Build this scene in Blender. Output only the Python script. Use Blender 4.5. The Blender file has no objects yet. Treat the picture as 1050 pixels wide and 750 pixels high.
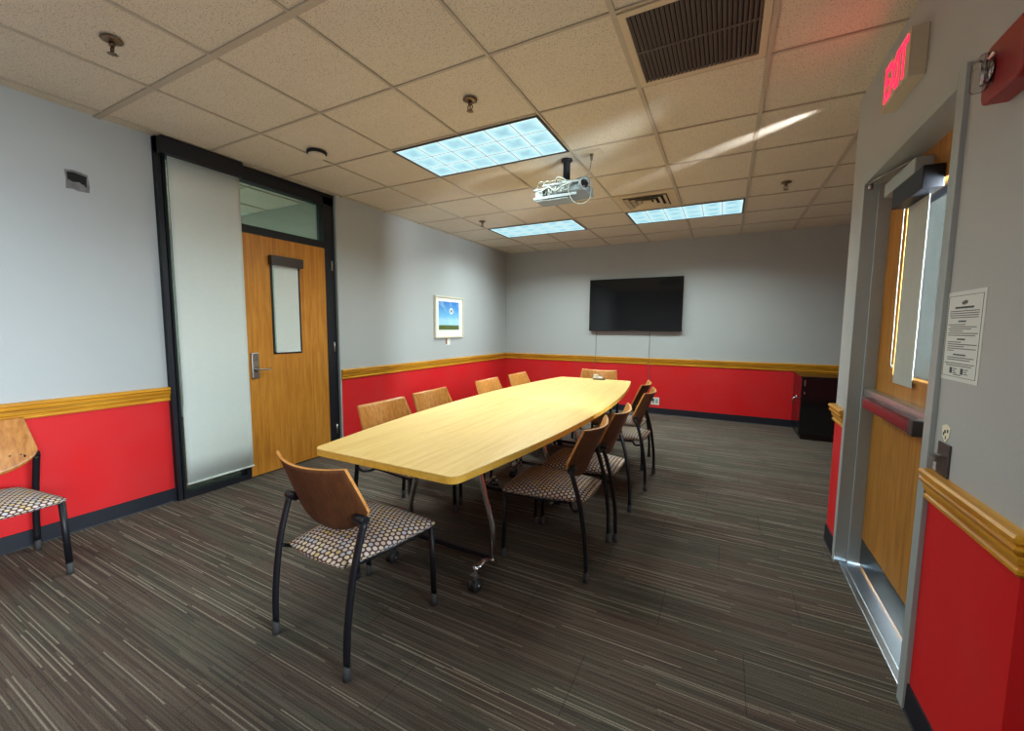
import bpy, bmesh, math, random
from math import sin, cos, pi, radians
from mathutils import Vector, Matrix
random.seed(7)
scene = bpy.context.scene
COL = scene.collection

# ------------------------------------------------------------------ mesh helpers
def box(bm, x0, x1, y0, y1, z0, z1, mi=0):
    v = [bm.verts.new(p) for p in ((x0,y0,z0),(x1,y0,z0),(x1,y1,z0),(x0,y1,z0),(x0,y0,z1),(x1,y0,z1),(x1,y1,z1),(x0,y1,z1))]
    for f in ((0,3,2,1),(4,5,6,7),(0,1,5,4),(1,2,6,5),(2,3,7,6),(3,0,4,7)):
        bm.faces.new([v[i] for i in f]).material_index = mi
    return v

def obox(bm, c, sx, sy, sz, rot=None, mi=0):
    v = box(bm, -sx/2, sx/2, -sy/2, sy/2, -sz/2, sz/2, mi)
    M = Matrix.Translation(Vector(c)) @ (rot.to_4x4() if rot else Matrix())
    for q in v: q.co = M @ q.co
    return v

def catmull(pts, n=6):
    pts = [Vector(p) for p in pts]
    if len(pts) < 3: return pts
    out = []
    P = [2*pts[0]-pts[1]] + pts + [2*pts[-1]-pts[-2]]
    for i in range(1, len(P)-2):
        a, b, c, d = P[i-1:i+3]
        for k in range(n):
            t = k/n
            out.append(.5*((2*b)+(c-a)*t+(2*a-5*b+4*c-d)*t*t+(3*b-a-3*c+d)*t**3))
    out.append(pts[-1])
    return out

def tube(bm, pts, r, seg=10, smooth=0, cap=True, flat=1.0, mi=0):
    pts = catmull(pts, smooth) if smooth else [Vector(p) for p in pts]
    n = len(pts)
    rr = r if isinstance(r, (list, tuple)) else None
    T = []
    for i in range(n):
        a = pts[max(0, i-1)]; b = pts[min(n-1, i+1)]
        T.append((b-a).normalized())
    up = Vector((0,0,1)) if abs(T[0].z) < .9 else Vector((1,0,0))
    u = T[0].cross(up).normalized()
    rings = []
    for i in range(n):
        u = (u - T[i]*u.dot(T[i])).normalized()
        w = T[i].cross(u)
        ri = r if not rr else rr[0]+(rr[1]-rr[0])*i/(n-1)
        rings.append([bm.verts.new(pts[i]+u*cos(2*pi*k/seg)*ri+w*sin(2*pi*k/seg)*ri*flat) for k in range(seg)])
    for i in range(n-1):
        for k in range(seg):
            f = bm.faces.new((rings[i][k], rings[i][(k+1)%seg], rings[i+1][(k+1)%seg], rings[i+1][k]))
            f.smooth = True; f.material_index = mi
    if cap:
        bm.faces.new(rings[0][::-1]).material_index = mi
        bm.faces.new(rings[-1]).material_index = mi

def lathe(bm, prof, c=(0,0,0), seg=24, axis='z', mi=0):
    c = Vector(c); rings = []
    for r, h in prof:
        ring = []
        for k in range(seg):
            a = 2*pi*k/seg; r_ = max(r, 1e-4)
            p = {'z': (r_*cos(a), r_*sin(a), h), 'x': (h, r_*cos(a), r_*sin(a)), 'y': (r_*sin(a), h, r_*cos(a))}[axis]
            ring.append(bm.verts.new(c+Vector(p)))
        rings.append(ring)
    for i in range(len(rings)-1):
        for k in range(seg):
            f = bm.faces.new((rings[i][k], rings[i][(k+1)%seg], rings[i+1][(k+1)%seg], rings[i+1][k]))
            f.smooth = True; f.material_index = mi
    bm.faces.new(rings[0][::-1]).material_index = mi
    bm.faces.new(rings[-1]).material_index = mi

def prism(bm, poly, z0, z1, mp=None, mi=0):
    """poly: 2D outline; mp maps (u,v,w) to a point"""
    mp = mp or (lambda u, v, w: (u, v, w))
    a = [bm.verts.new(mp(u, v, z0)) for u, v in poly]
    b = [bm.verts.new(mp(u, v, z1)) for u, v in poly]
    bm.faces.new(a[::-1]).material_index = mi
    bm.faces.new(b).material_index = mi
    n = len(poly)
    for i in range(n):
        bm.faces.new((a[i], a[(i+1)%n], b[(i+1)%n], b[i])).material_index = mi

def sweep(bm, path, prof):
    """path 2D, room on its left; prof (offset into the room, height), mitred"""
    n = len(path); rings = []
    P = [Vector(p) for p in path]
    for i in range(n):
        d0 = (P[i]-P[i-1]).normalized() if i else None
        d1 = (P[i+1]-P[i]).normalized() if i < n-1 else None
        if d0 is None: d0 = d1
        if d1 is None: d1 = d0
        n0 = Vector((-d0.y, d0.x)); n1 = Vector((-d1.y, d1.x))
        m = n0+n1; m = m/(m.dot(n0))
        rings.append([bm.verts.new((P[i].x+m.x*o, P[i].y+m.y*o, z)) for o, z in prof])
    k = len(prof)
    for i in range(n-1):
        for j in range(k):
            bm.faces.new((rings[i][j], rings[i][(j+1)%k], rings[i+1][(j+1)%k], rings[i+1][j]))
    bm.faces.new(rings[0]); bm.faces.new(rings[-1][::-1])

def obj(name, bm, mats, parent=None, loc=(0,0,0), bevel=0, smooth=False, subsurf=0, seg=2):
    bmesh.ops.recalc_face_normals(bm, faces=bm.faces)
    me = bpy.data.meshes.new(name); bm.to_mesh(me); bm.free()
    for m in (mats if isinstance(mats, (list, tuple)) else [mats]): me.materials.append(m)
    o = bpy.data.objects.new(name, me); COL.objects.link(o)
    o.location = loc
    if parent: o.parent = parent
    if smooth:
        for p in me.polygons: p.use_smooth = True
    if bevel:
        b = o.modifiers.new('bevel', 'BEVEL'); b.width = bevel; b.segments = seg; b.limit_method = 'ANGLE'; b.angle_limit = radians(40)
        b.harden_normals = False
    if subsurf:
        s = o.modifiers.new('sub', 'SUBSURF'); s.levels = subsurf; s.render_levels = subsurf
    return o

def B(*boxes):
    bm = bmesh.new()
    for b in boxes: box(bm, *b)
    return bm

def thing(name, label, cat, loc=(0,0,0), rz=0, group=None):
    o = bpy.data.objects.new(name, None); COL.objects.link(o)
    o.empty_display_size = .1
    o.location = loc; o.rotation_euler = (0,0,rz); o['label'] = label; o['category'] = cat
    if group: o['group'] = group
    return o

def tag(o, label, cat, group=None):
    o['label'] = label; o['category'] = cat
    if group: o['group'] = group
    return o

def struct(name, bm, m, parent=None, **k):
    o = obj(name, bm, m, parent, **k)
    if parent is None: o['kind'] = 'structure'
    return o

def sroot(name, loc=(0,0,0)):
    o = bpy.data.objects.new(name, None); COL.objects.link(o); o.location = loc
    o['kind'] = 'structure'; return o

def dup(root, loc, rz, label, group=None):
    r = root.copy(); COL.objects.link(r); r.location = loc; r.rotation_euler = (0,0,rz); r['label'] = label
    if group: r['group'] = group
    for ch in list(root.children):
        c = ch.copy(); COL.objects.link(c); c.parent = r
        for g in list(ch.children):
            d = g.copy(); COL.objects.link(d); d.parent = c
    return r

def text_mesh(s, size, extrude=.0005, bold=0.0):
    cu = bpy.data.curves.new('t', 'FONT'); cu.body = s; cu.size = size; cu.extrude = extrude; cu.offset = bold
    cu.align_x = 'CENTER'; cu.align_y = 'CENTER'; cu.resolution_u = 3
    o = bpy.data.objects.new('t', cu)
    COL.objects.link(o)
    bpy.context.view_layer.update()
    me = bpy.data.meshes.new_from_object(o.evaluated_get(bpy.context.evaluated_depsgraph_get()))
    bpy.data.objects.remove(o); bpy.data.curves.remove(cu)
    return me

def add_text(bm, s, size, fn, sx=1.0, bold=0.0, extrude=.0005):
    me = text_mesh(s, size, extrude, bold); n0 = len(bm.verts)
    bm.from_mesh(me); bm.verts.ensure_lookup_table()
    for v in bm.verts[n0:]:
        v.co = Vector(fn(v.co.x*sx, v.co.y, v.co.z))
    bpy.data.meshes.remove(me)

# ------------------------------------------------------------------ material helpers
class NT:
    def __init__(s, name):
        s.m = bpy.data.materials.new(name); s.m.use_nodes = True
        s.t = s.m.node_tree; s.b = s.t.nodes['Principled BSDF']
    def n(s, typ, ins=None, **kw):
        nd = s.t.nodes.new(typ)
        for k, v in kw.items(): setattr(nd, k, v)
        for k, v in (ins or {}).items():
            if isinstance(v, bpy.types.NodeSocket): s.t.links.new(v, nd.inputs[k])
            else: nd.inputs[k].default_value = v
        return nd
    def math(s, op, a, b=0.0, c=0.0):
        return s.n('ShaderNodeMath', {0: a, 1: b, 2: c}, operation=op).outputs[0]
    def vmath(s, op, a, b=(0,0,0), out=0):
        return s.n('ShaderNodeVectorMath', {0: a, 1: b}, operation=op).outputs[out]
    def ramp(s, fac, stops, interp='LINEAR'):
        nd = s.n('ShaderNodeValToRGB', {'Fac': fac}); cr = nd.color_ramp; cr.interpolation = interp
        while len(cr.elements) < len(stops): cr.elements.new(.5)
        for e, (p, c) in zip(cr.elements, stops):
            e.position = p; e.color = (*c, 1) if len(c) == 3 else c
        return nd.outputs[0]
    def mix(s, f, a, b):
        nd = s.n('ShaderNodeMix', data_type='RGBA')
        for k, v in ((0, f), (6, a), (7, b)):
            if isinstance(v, bpy.types.NodeSocket): s.t.links.new(v, nd.inputs[k])
            else: nd.inputs[k].default_value = (*v, 1) if k and len(v) == 3 else v
        return nd.outputs[2]
    def pos(s): return s.n('ShaderNodeNewGeometry').outputs['Position']
    def obj(s): return s.n('ShaderNodeTexCoord').outputs['Object']
    def xyz(s, v):
        o = s.n('ShaderNodeSeparateXYZ', {0: v}).outputs; return o[0], o[1], o[2]
    def comb(s, x, y, z): return s.n('ShaderNodeCombineXYZ', {0: x, 1: y, 2: z}).outputs[0]
    def noise(s, v, scale, detail=2, rough=.5):
        return s.n('ShaderNodeTexNoise', {'Vector': v, 'Scale': scale, 'Detail': detail, 'Roughness': rough}).outputs[0]
    def wn(s, v): return s.n('ShaderNodeTexWhiteNoise', {'Vector': v}, noise_dimensions='3D').outputs[0]
    def set(s, **k):
        mp = {'col': 'Base Color', 'rough': 'Roughness', 'metal': 'Metallic', 'spec': 'Specular IOR Level', 'ecol': 'Emission Color', 'estr': 'Emission Strength', 'trans': 'Transmission Weight', 'alpha': 'Alpha', 'ior': 'IOR', 'coat': 'Coat Weight', 'normal': 'Normal'}
        for a, v in k.items():
            i = s.b.inputs[mp[a]]
            if isinstance(v, bpy.types.NodeSocket): s.t.links.new(v, i)
            else: i.default_value = (*v, 1) if isinstance(v, tuple) and len(v) == 3 else v
        return s
    def bump(s, h, strength=.2, dist=.002):
        return s.set(normal=s.n('ShaderNodeBump', {'Height': h, 'Strength': strength, 'Distance': dist}).outputs[0])

def S(c):  # sRGB 0-255 to linear
    f = lambda v: (v/255/12.92) if v/255 <= .04045 else ((v/255+.055)/1.055)**2.4
    return tuple(f(v) for v in c)

def plain(name, col, rough=.5, metal=0, var=.06, **k):
    t = NT(name)
    n = t.noise(t.obj(), 30, 3)
    c = t.mix(n, tuple(v*(1-var) for v in col), tuple(min(1, v*(1+var)) for v in col))
    t.set(col=c, rough=rough, metal=metal, **k)
    return t.m

def paint_wall(name, upper, lower, zs):
    t = NT(name); p = t.pos(); x, y, z = t.xyz(p)
    f = t.math('GREATER_THAN', z, zs)
    c = t.mix(f, lower, upper)
    n = t.noise(p, 3, 3)
    c = t.mix(t.math('MULTIPLY', n, .12), c, (.25,.25,.25))
    t.set(col=c, rough=.6, spec=.22)
    t.bump(t.noise(p, 110, 2), .25, .0015)
    return t.m

def wood(name, c0, c1, c2, axis='z', scale=1.0, rough=.4, fine=1.0, ring=.6, coat=0.0):
    t = NT(name); x, y, z = t.xyz(t.obj())
    L = {'x': (x, y, z), 'y': (y, x, z), 'z': (z, x, y)}[axis]
    warp = t.noise(t.comb(t.math('MULTIPLY', L[0], 1.3*scale), t.math('MULTIPLY', L[1], 5*scale), t.math('MULTIPLY', L[2], 5*scale)), 1.0, 2)
    a = t.comb(t.math('MULTIPLY', L[0], 2.2*scale), t.math('MULTIPLY', t.math('ADD', L[1], t.math('MULTIPLY', warp, .05*ring)), 55*scale), t.math('MULTIPLY', L[2], 55*scale))
    g = t.noise(a, 1.0, 4, .6)
    rings = t.math('SINE', t.math('MULTIPLY', t.math('ADD', warp, t.math('MULTIPLY', L[1], .8)), 60*ring))
    f = t.math('ADD', t.math('MULTIPLY', g, .8), t.math('MULTIPLY', rings, .07*ring))
    c = t.ramp(f, [(.22, c0), (.42, c1), (.62, c2)])
    pores = t.noise(t.comb(t.math('MULTIPLY', L[0], 14*scale), t.math('MULTIPLY', L[1], 330*scale*fine), t.math('MULTIPLY', L[2], 330*scale*fine)), 1.0, 1)
    c = t.mix(t.math('MULTIPLY', t.math('GREATER_THAN', pores, .66), .28), c, tuple(v*.45 for v in c0))
    t.set(col=c, rough=rough, spec=.4, coat=coat)
    return t.m

GREY = S((176,178,178)); RED = S((212,6,14))
M = {}
M['wall'] = paint_wall('wall_paint', GREY, RED, .80)
M['wall_plain'] = paint_wall('hall_wall_paint', S((176,182,174)), S((176,182,174)), .8)
M['oak_trim'] = wood('oak_trim', S((176,112,22)), S((206,142,36)), S((222,162,56)), 'y', 1, .35)
M['oak_trim_x'] = wood('oak_trim_x', S((176,112,22)), S((206,142,36)), S((222,162,56)), 'x', 1, .35)
M['door_wood'] = wood('oak_door', S((166,100,28)), S((190,124,42)), S((202,140,58)), 'z', .8, .42)
M['door_wood_d'] = wood('oak_exit_door', S((150,96,32)), S((176,118,44)), S((190,134,58)), 'z', .8, .42)
M['table'] = wood('maple_laminate', S((216,172,98)), S((228,188,116)), S((235,200,132)), 'y', .8, .34, fine=.8, ring=.25)
M['table_edge'] = wood('maple_edge', S((206,152,56)), S((216,166,68)), S((224,178,82)), 'y', 1, .4)
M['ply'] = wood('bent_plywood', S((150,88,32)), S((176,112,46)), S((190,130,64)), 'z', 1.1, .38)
M['ply_rear_shade'] = wood('bent_plywood_rear_shade', S((80,44,20)), S((94,52,24)), S((106,62,32)), 'z', 1.1, .6)  # rear face of the backrest, its shade put into a darker brown
M['ply_edge'] = wood('plywood_edge', S((180,112,50)), S((206,140,70)), S((214,154,86)), 'x', 1.0, .45)
M['black'] = plain('black_powder_coat', (.007,.007,.010), .45, spec=.35)
M['blackgloss'] = plain('black_gloss', (.008,.008,.009), .12)
M['rubber'] = plain('grey_rubber', (.035,.033,.034), .7)
M['rubber_black'] = plain('black_rubber', (.012,.012,.012), .6)
M['chrome'] = plain('chrome', (.62,.62,.63), .16, 1)
M['steel'] = plain('brushed_steel', (.36,.35,.34), .35, 1)
M['dark_steel'] = plain('dark_steel', (.10,.09,.09), .4, .8)
M['alum'] = plain('aluminium', (.62,.64,.65), .32, 1)
M['frame_dark'] = plain('navy_black_frame', S((10,12,22)), .5)
M['base'] = plain('navy_vinyl_base', S((16,18,30)), .55)
M['frame_grey'] = plain('grey_frame_paint', S((158,166,166)), .38)
M['shade'] = plain('white_roller_fabric', S((202,206,200)), .85, var=.03)
M['shade_r'] = plain('grey_roller_fabric', S((170,172,164)), .85, var=.03)
M['white'] = plain('white_plastic', S((222,220,212)), .4)
M['offwhite'] = plain('beige_plastic', S((196,184,160)), .45)
M['tee'] = plain('ceiling_tee', S((176,164,146)), .5)  # darker than the tiles: shade along the grid put into its colour
M['diff'] = plain('diffuser_metal', S((196,180,152)), .5)
M['void'] = plain('duct_dark', (.01,.01,.01), .9)
M['louvre'] = plain('brown_louvre', S((104,94,86)), .5)
M['brass'] = plain('dark_brass', (.20,.14,.09), .35, 1)
M['exitbody'] = plain('exit_housing', S((196,186,160)), .5)
M['alarm'] = plain('red_alarm_plastic', S((140,16,20)), .35)
M['proj'] = plain('projector_grey', S((96,104,106)), .5)
M['proj_w'] = plain('projector_white', S((112,118,118)), .5)
M['cable_w'] = plain('white_cable', S((130,130,118)), .5)
M['cable_k'] = plain('grey_cable', S((96,98,98)), .5)
M['mat'] = plain('white_mat_board', S((226,226,218)), .7)
M['pframe'] = plain('thin_wood_frame', S((204,196,172)), .4)
M['paper'] = plain('paper', S((214,216,212)), .8, var=.02)
M['ink'] = plain('grey_ink', S((70,72,74)), .8)
M['cream'] = plain('cream_sticker', S((232,226,200)), .5)
M['kick'] = plain('kick_plate', S((96,98,102)), .28, .9)
M['sill'] = plain('threshold_metal', (.55,.58,.62), .30, 1)
M['asphalt'] = plain('pavement', S((150,150,148)), .9)
M['rough_hole'] = plain('torn_gypsum', S((120,118,116)), .95, var=.5)
M['bar_refl'] = plain('red_reflection_bar', S((112,28,36)), .22, .25)  # dark glossy bar with the red wall's reflection put into its colour

# ceiling tile
t = NT('ceiling_tile'); p = t.pos()
n1 = t.noise(p, 190, 2); n2 = t.noise(p, 3, 2)
c = t.mix(n2, S((206,196,178)), S((216,206,188)))
c = t.mix(t.ramp(n1, [(.32, (1,1,1)), (.43, (0,0,0))]), c, S((138,126,110)))
t.set(col=c, rough=.95, spec=.1); t.bump(n1, .35, .002); M['tile'] = t.m

# carpet
t = NT('striped_carpet'); p = t.pos(); x, y, z = t.xyz(p)
def stripes(w, seg, seed):
    row = t.math('FLOOR', t.math('DIVIDE', y, w))
    r = t.wn(t.comb(row, seed, 0.0))
    sg = t.math('FLOOR', t.math('ADD', t.math('DIVIDE', x, seg), t.math('MULTIPLY', r, 9.0)))
    return t.wn(t.comb(row, sg, seed+3.0))
s1 = stripes(.0055, .62, 1.0); s2 = stripes(.0032, .33, 5.0); s3 = stripes(.0048, .50, 9.0)
ty = t.math('FLOOR', t.math('DIVIDE', y, .9144/3)); tx = t.math('FLOOR', t.math('ADD', t.math('DIVIDE', x, .9144), t.math('MULTIPLY', ty, .37)))
tile = t.wn(t.comb(tx, ty, 2.0))
zone = t.math('ADD', t.math('MULTIPLY', t.noise(t.comb(t.math('MULTIPLY', x, .8), t.math('MULTIPLY', y, 3.2), 0.0), 1.0, 2), 1.0), t.math('MULTIPLY', tile, .22))
base = t.ramp(zone, [(.48, S((106,88,78))), (.62, S((97,94,82))), (.76, S((108,88,78)))])
dark = t.mix(t.math('MULTIPLY', s2, .62), base, S((48,43,40)))
mid = t.mix(t.math('MULTIPLY', t.ramp(s1, [(.45, (0,0,0)), (1, (1,1,1))]), .62), dark, S((128,118,104)))
hi = t.mix(t.ramp(s3, [(.90, (0,0,0)), (.93, (.7,.7,.7))], 'CONSTANT'), mid, S((176,162,144)))
fuzz = t.noise(p, 300, 3, .7)
c = t.mix(t.ramp(fuzz, [(.35, (0,0,0)), (.65, (.75,.75,.75))]), hi, S((44,39,37)))
seam = t.math('LESS_THAN', t.math('FRACT', t.math('ADD', t.math('DIVIDE', x, .9144), t.math('MULTIPLY', ty, .37))), .004)
c = t.mix(t.math('MULTIPLY', seam, .5), c, (.02,.018,.016))
t.set(col=c, rough=.95, spec=.1); t.bump(t.math('ADD', t.math('MULTIPLY', s2, .5), fuzz), .5, .004); M['carpet'] = t.m

# dotted seat fabric
t = NT('dotted_fabric'); x, y, z = t.xyz(t.n('ShaderNodeTexCoord').outputs['UV']); sp = .025
px_ = t.math('DIVIDE', x, sp); py_ = t.math('DIVIDE', t.math('SUBTRACT', y, z), sp*1.732)
def lattice(off):
    a = t.math('ADD', px_, off); b = t.math('ADD', py_, off)
    fa = t.math('SUBTRACT', t.math('FRACT', a), .5); fb = t.math('MULTIPLY', t.math('SUBTRACT', t.math('FRACT', b), .5), 1.732)
    d = t.math('SQRT', t.math('ADD', t.math('MULTIPLY', fa, fa), t.math('MULTIPLY', fb, fb)))
    return d, t.wn(t.comb(t.math('FLOOR', a), t.math('FLOOR', b), off))
d1, w1 = lattice(0.0); d2, w2 = lattice(.5)
near = t.math('LESS_THAN', d1, d2)
d = t.math('MINIMUM', d1, d2)
w = t.math('ADD', t.math('MULTIPLY', near, w1), t.math('MULTIPLY', t.math('SUBTRACT', 1.0, near), w2))
dotc = t.ramp(w, [(0, S((196,178,162))), (.3, S((206,190,160))), (.5, S((176,176,180))), (.68, S((200,184,176))), (.90, S((200,176,124)))], 'CONSTANT')
c = t.mix(t.ramp(d, [(.34, (1,1,1)), (.39, (0,0,0))]), S((84,58,54)), dotc)
t.set(col=c, rough=.9, spec=.1); t.bump(t.noise(t.obj(), 600, 1), .3, .001); M['fabric'] = t.m

# glass
def glass(name, tint, mixf=.12, rough=.0):
    m = bpy.data.materials.new(name); m.use_nodes = True; nt = m.node_tree; nt.nodes.clear()
    o = nt.nodes.new('ShaderNodeOutputMaterial'); mx = nt.nodes.new('ShaderNodeMixShader')
    tr = nt.nodes.new('ShaderNodeBsdfTransparent'); tr.inputs[0].default_value = (*tint, 1)
    gl = nt.nodes.new('ShaderNodeBsdfGlossy'); gl.inputs['Roughness'].default_value = rough
    fr = nt.nodes.new('ShaderNodeFresnel'); fr.inputs[0].default_value = 1.5
    nt.links.new(fr.outputs[0], mx.inputs[0]); nt.links.new(tr.outputs[0], mx.inputs[1]); nt.links.new(gl.outputs[0], mx.inputs[2])
    nt.links.new(mx.outputs[0], o.inputs[0]); return m
M['glass'] = glass('clear_glass', (.80,.88,.84))
M['glass_door'] = glass('exit_door_glass', (.97,.99,.99))
M['clear'] = glass('clear_plastic', (.9,.9,.9), rough=.05)

def emis(name, col, s, base=(.5,.5,.5)):
    t = NT(name); t.set(col=base, ecol=tuple(col), estr=s, rough=.4); return t.m
M['exit_red'] = emis('exit_letters', S((255,30,70)), 2.2, (.5,0,.02))
# troffer lens: lit cells with softly darker centres
t = NT('prismatic_lens'); x, y, z = t.xyz(t.obj())
def cellf(v, s, n):
    return t.math('ABSOLUTE', t.math('SUBTRACT', t.math('FRACT', t.math('ADD', t.math('DIVIDE', v, s), n)), .5))
cx = cellf(x, 1.17/6, 0.0); cy = cellf(y, .56/3, .5)
gl_ = t.math('MAXIMUM', cx, cy)
nz = t.noise(t.obj(), 14, 3)
line = t.math('GREATER_THAN', gl_, .474)
soft = t.math('ADD', t.math('MULTIPLY', t.math('MULTIPLY', gl_, gl_), 1.5), t.math('MULTIPLY', nz, .35))
c = t.ramp(soft, [(.10, S((132,188,202))), (.35, S((172,222,232))), (.58, S((226,250,252)))])
c = t.mix(t.math('MULTIPLY', line, .75), c, S((70,120,130)))
t.set(col=(.1,.1,.1), ecol=c, estr=1.15, rough=.5); M['lens'] = t.m

# picture: blue sky over green field
t = NT('landscape_picture'); x, y, z = t.xyz(t.obj())
v = t.math('DIVIDE', z, .40)
sky = t.ramp(t.math('ADD', v, t.math('MULTIPLY', t.noise(t.obj(), 7, 3), .25)), [(-0.0, S((160,205,225))), (.12, S((120,185,225))), (.65, S((40,110,190)))])
sky = t.mix(t.ramp(t.noise(t.comb(t.math('MULTIPLY', y, 5.0), t.math('ADD', t.math('MULTIPLY', z, 7.0), t.math('MULTIPLY', y, 5.0)), 0.0), 1.0, 3), [(.5, (0,0,0)), (.75, (.7,.7,.7))]), sky, S((190,215,230)))
land = t.mix(t.noise(t.comb(t.math('MULTIPLY', y, 10.0), t.math('MULTIPLY', z, 40.0), 0.0), 1.0, 3), S((38,62,30)), S((112,122,62)))
c = t.mix(t.math('LESS_THAN', z, -.115), sky, land)
t.set(col=c, rough=.35); M['picture'] = t.m

# ------------------------------------------------------------------ room dimensions
H = 2.655; YB = 4.234; XR = 4.262; T_ = .6096; GX = 1.314
XL0, XL1 = -.03, .04          # near and far stretches of the left wall
YR = -4.5; XA = 5.6; YC = .7125; YN = -1.115
FY0, FY1 = -.935, .56         # storefront opening
# floor & ceiling
struct('floor', B((-4.2, 5.75, -4.65, 4.4, -.05, 0)), M['carpet'])
struct('ceiling', B((-4.2, XR+.16, -4.65, 4.4, H+.007, H+.08), (XR+.16, 5.75, -4.65, YN+.15, H+.007, H+.08), (XR+.16, 5.75, YC-.15, 4.4, H+.007, H+.08)), M['tile'])
bm = bmesh.new()
gb = H
for a in range(-9, 5):
    xx = GX+a*T_; w = .024 if a in (3, 4, 5) else .015
    box(bm, xx-w/2, xx+w/2, YR, YB, gb-.002, gb+.02)
for a in (5, 6):
    xx = GX+a*T_
    box(bm, xx-.015, xx+.015, YC-.01, YB, gb-.002, gb+.02)
for b in range(-7, 7):
    yy = b*T_; w = .034 if b == -2 else .014
    box(bm, -4.1, (XR if YN-.01 < yy < YC+.01 else XA), yy-w/2, yy+w/2, gb-.001, gb+.019)
struct('trim_1', bm, M['tee'])
# walls
struct('wall_left', B((XL0-.12, XL0, YR, FY0, 0, H+.05)), M['wall'])
struct('wall_left', B((XL1-.16, XL1, FY1, YB+.1, 0, H+.05)), M['wall'])
struct('wall_back', B((XL1, XA+.1, YB, YB+.12, 0, H+.05)), M['wall'])
struct('wall_front', B((XL0-.12, XA+.1, YR-.12, YR, 0, H+.05)), M['wall'])
DY0, DY1, DZ = -.575, .412, 2.10   # clear opening of right door
struct('wall_right', B((XR, XR+.16, YC-.15, YC, 0, H+.05), (XR, XR+.16, DY1+.02, YC-.15, 0, H+.05), (XR, XR+.16, YN, DY0-.02, 0, H+.05),
                       (XR, XR+.16, DY0-.02, DY1+.02, DZ+.02, H+.05), (XR+.16, XA, YC-.15, YC, 0, H+.05), (XR+.16, XA, YN, YN+.15, 0, H+.05)), M['wall'])
struct('wall_alcove', B((XA, XA+.12, YC-.15, YB+.1, 0, H+.05)), M['wall'])
# wall with daylight window behind the camera's right shoulder
struct('wall_front', B((XA, XA+.12, YR, -3.9, 0, H+.05), (XA, XA+.12, -1.5, YN+.15, 0, H+.05), (XA, XA+.12, -3.9, -1.5, 0, .95), (XA, XA+.12, -3.9, -1.5, 2.2, H+.05)), M['wall'])
w = sroot('window_2', (XA, -2.7, .95))
struct('window_frame', B((-.01, .11, -1.2, -1.14, 0, 1.25), (-.01, .11, 1.14, 1.2, 0, 1.25), (-.01, .11, -.03, .03, 0, 1.25), (-.01, .11, -1.2, 1.2, 0, .06), (-.01, .11, -1.2, 1.2, 1.19, 1.25)), M['frame_dark'], w)
struct('pane', B((.05, .055, -1.14, 1.14, .06, 1.19)), M['glass'], w)
# neighbouring corridor beyond the glazed front
struct('wall_hall', B((-4.1, XL1-.16, .585, .7, 0, H+.05), (-4.2, -4.1, -3.2, .7, 0, H+.05), (-4.1, XL0-.12, -3.2, -3.1, 0, H+.05)), M['wall_plain'])
# outdoors
struct('wall_reflector', B((XR+.165, XA+.3, YC-.156, YC-.151, 0, H+.05), (XR+.165, XA+.3, YN+.151, YN+.156, 0, H+.05)), plain('bright_reflector', S((235,240,240)), .9))  # bright sheets added outside to make the exit door glass look daylit
struct('ground', B((XR+.165, 12, YN+.15, YC-.15, -.08, -.035)), M['asphalt'])

# chair rail and base
rail = [(0,.772),(.010,.772),(.014,.778),(.014,.786),(.008,.790),(.008,.796),(.015,.803),(.018,.815),(.018,.823),(.024,.828),(.030,.838),(.030,.842),(.024,.846),(.026,.852),(.034,.858),(.034,.868),(.028,.874),(0,.876)]
base = [(0,0),(.012,0),(.008,.006),(.006,.10),(0,.10)]
AP = [(XR,DY1+.052),(XR,YC),(XA,YC),(XA,YB)]
BP = [(XA,YN),(XR,YN),(XR,DY0-.052)]
def run(name, path, prof, m):
    bm = bmesh.new(); sweep(bm, path, prof); return struct(name, bm, m)
run('trim_2', AP, rail, M['oak_trim']); run('trim_3', [(XA,YB),(XL1,YB)], rail, M['oak_trim_x'])
run('trim_4', [(XL1,YB),(XL1,FY1)], rail, M['oak_trim']); run('trim_5', [(XL0,FY0),(XL0,YR)], rail, M['oak_trim']); run('trim_6', BP, rail, M['oak_trim'])
run('baseboard_right', AP, base, M['base']); run('baseboard_back', [(XA,YB),(XL1,YB)], base, M['base'])
run('baseboard_left', [(XL1,YB),(XL1,FY1)], base, M['base']); run('baseboard_left', [(XL0,FY0),(XL0,YR)], base, M['base']); run('baseboard_front', BP, base, M['base'])

# ------------------------------------------------------------------ glazed front with roller shade (left wall)
w = sroot('window_1')
fx0, fx1 = -.09, .012
struct('window_frame', B((fx0, fx1, FY0, FY0+.028, 0, H), (fx0, fx1-.03, FY0+.028, FY0+.036, 0, H), (fx0, fx1, FY0+.036, FY0+.052, 0, H),
    (fx0, fx1, .425, FY1-.015, 0, H), (fx0, fx1, FY0, FY1-.015, H-.110, H), (fx0, fx1+.004, FY0+.5, FY1-.015, H-.03, H-.002),
    (fx0, fx1, -.40, .43, 2.115, 2.18), (fx0, fx1, -.43, -.392, 0, H-.110), (fx0, fx1, FY0+.05, -.43, 0, .05)), M['frame_dark'], w)
struct('pane', B((-.05, -.044, FY0+.052, -.43, .05, H-.110)), M['glass'], w)
struct('pane', B((-.05, -.044, -.392, .425, 2.18, H-.110)), M['glass'], w)
struct('trim_7', B((XL0, XL0+.006, FY0-.004, FY0+.002, 0, H)), M['frame_dark'])
struct('trim_8', B((-.085, XL1+.001, FY1-.016, FY1+.002, 0, H)), M['frame_grey'])

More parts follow.
